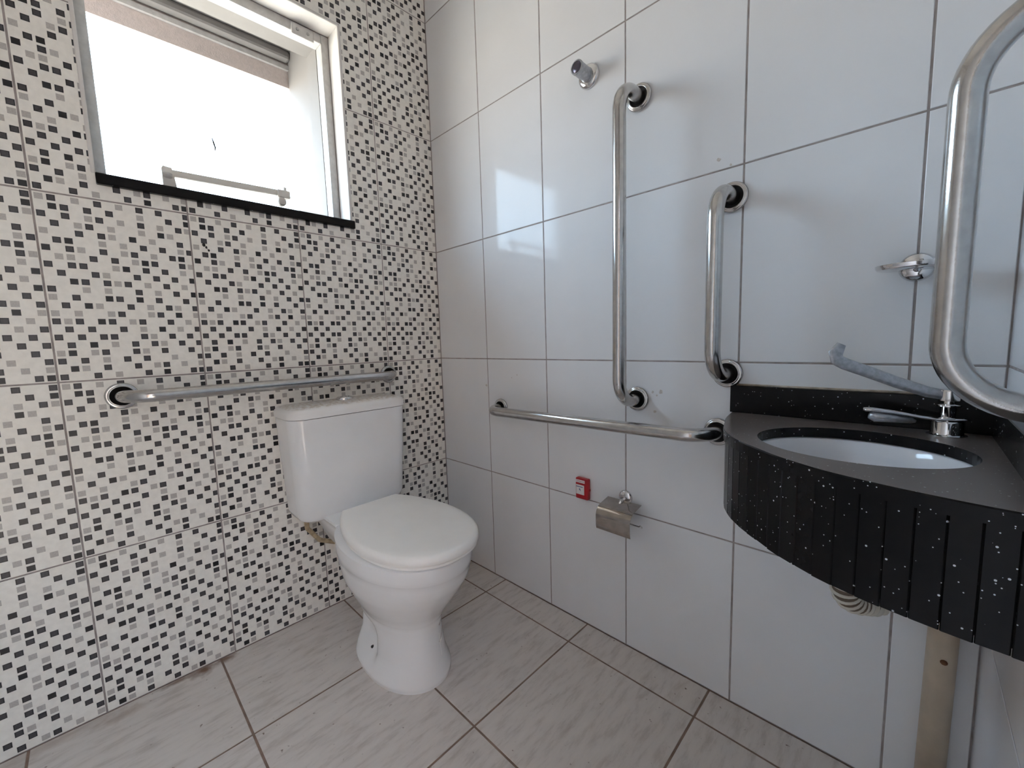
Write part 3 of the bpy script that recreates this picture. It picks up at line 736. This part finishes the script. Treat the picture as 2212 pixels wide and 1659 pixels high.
# ------------------------------------------------------------------ waste pipe and trap under the basin
pp = empty('waste_pipe', (1.737, -.026, 0), 'yellowed vertical waste pipe on the wall below the counter', 'pipe')
bm = bmesh.new(); tube(bm, [(1.735, -.027, .0), (1.7405, -.027, .60), (1.741, -.027, .66)], .0235, 32); keep(obj('pipe', bm, M_pvc, None, True), pp)
bm = bmesh.new(); lathe(bm, [(0, .0015), (.004, .001), (.006, 0), (0, 0)], (1.7365+.005, -.0505, .385), (0, -1, 0), 9); keep(obj('rust_spot', bm, M_rust), pp)
tr = empty('corrugated_trap_hose', (1.6, -.235, .68), 'off-white corrugated drain hose looping just below the counter apron', 'hose')
cpts = rounded([(HC.x, HC.y, .688), (HC.x-.003, HC.y+.01, .545), (1.64, -.17, .530), (1.70, -.085, .60), (1.712, -.072, .622)], .04, 12)
# resample evenly and corrugate
dense = []
for i in range(len(cpts)-1):
    k_ = max(1, int((cpts[i+1]-cpts[i]).length/.0016))
    for j in range(k_): dense.append(cpts[i].lerp(cpts[i+1], j/k_))
bm = bmesh.new(); s_ = 0; rad = []
for i, p in enumerate(dense):
    if i: s_ += (p-dense[i-1]).length
    rad.append(0.0200+.0050*math.cos(s_/.011*2*math.pi))
tube(bm, dense, rad, 20); bm.faces.ensure_lookup_table()
for i in range(len(dense)-1):
    if rad[i] < .0200-.0032:
        for k in range(20): bm.faces[i*20+k].material_index = 1
keep(obj('hose', bm, [M_hose, mat('grimy_groove', (.16, .12, .09), .8)], None, True), tr)

# ------------------------------------------------------------------ small bits
ins = empty('insect', (0, -.913, 1.403), 'small dark dead insect stuck to the mosaic wall below the window', 'insect')
bm = bmesh.new()
for (dy, dz, ry, rz) in ((0, 0, .0045, .006), (.006, -.007, .003, .0045), (.012, -.016, .003, .004)):
    lathe(bm, [(0, -.001), (1, 0), (.8, .5), (0, .8)], (.0003, -.913+dy, 1.403+dz), (1, 0, 0), 9)
    bm.verts.ensure_lookup_table()
    for v in bm.verts[-20:]:
        v.co.y = -.913+dy+(v.co.y-(-.913+dy))*ry; v.co.z = 1.403+dz+(v.co.z-(1.403+dz))*rz; v.co.x = .0003+(v.co.x-.0003)*.004
tube(bm, [(.0015, -.909, 1.398), (.0015, -.903, 1.389)], .0006, 5)
keep(obj('body', bm, M_dark), ins)
bm = bmesh.new(); tube(bm, [(-.1112, -.8375, 1.793), (-.1108, -.835, 1.779), (-.1108, -.831, 1.762), (-.1112, -.8325, 1.752)], [.0012, .0026, .0024, .0012], 6)
o = obj('debris', bm, M_dark); o.parent = pane; o.matrix_parent_inverse = pane.matrix_world.inverted()

# small plaster chips and stains on the white tiles
for (x, z, r) in ((1.0916, .8929, .004), (1.1182, .8961, .0065), (1.105, .884, .003), (1.098, .832, .005), (.326, .872, .006), (.513, .9246, .0025), (.482, .912, .002), (1.27, 1.522, .0045), (1.085, .76, .004), (1.30, 1.50, .003)):
    bm = bmesh.new(); vv = [bm.verts.new((x+r*(1+.35*random.uniform(-1, 1))*math.cos(a), -.0006, z+r*(1+.35*random.uniform(-1, 1))*math.sin(a))) for a in [2*math.pi*k/9 for k in range(9)]]
    vb = [bm.verts.new((v.co.x, .0002, v.co.z)) for v in vv]
    bm.faces.new(vv)
    for k in range(9): bm.faces.new((vv[k], vv[(k+1) % 9], vb[(k+1) % 9], vb[k]))
    obj('chip', bm, M_chip, wall_back)
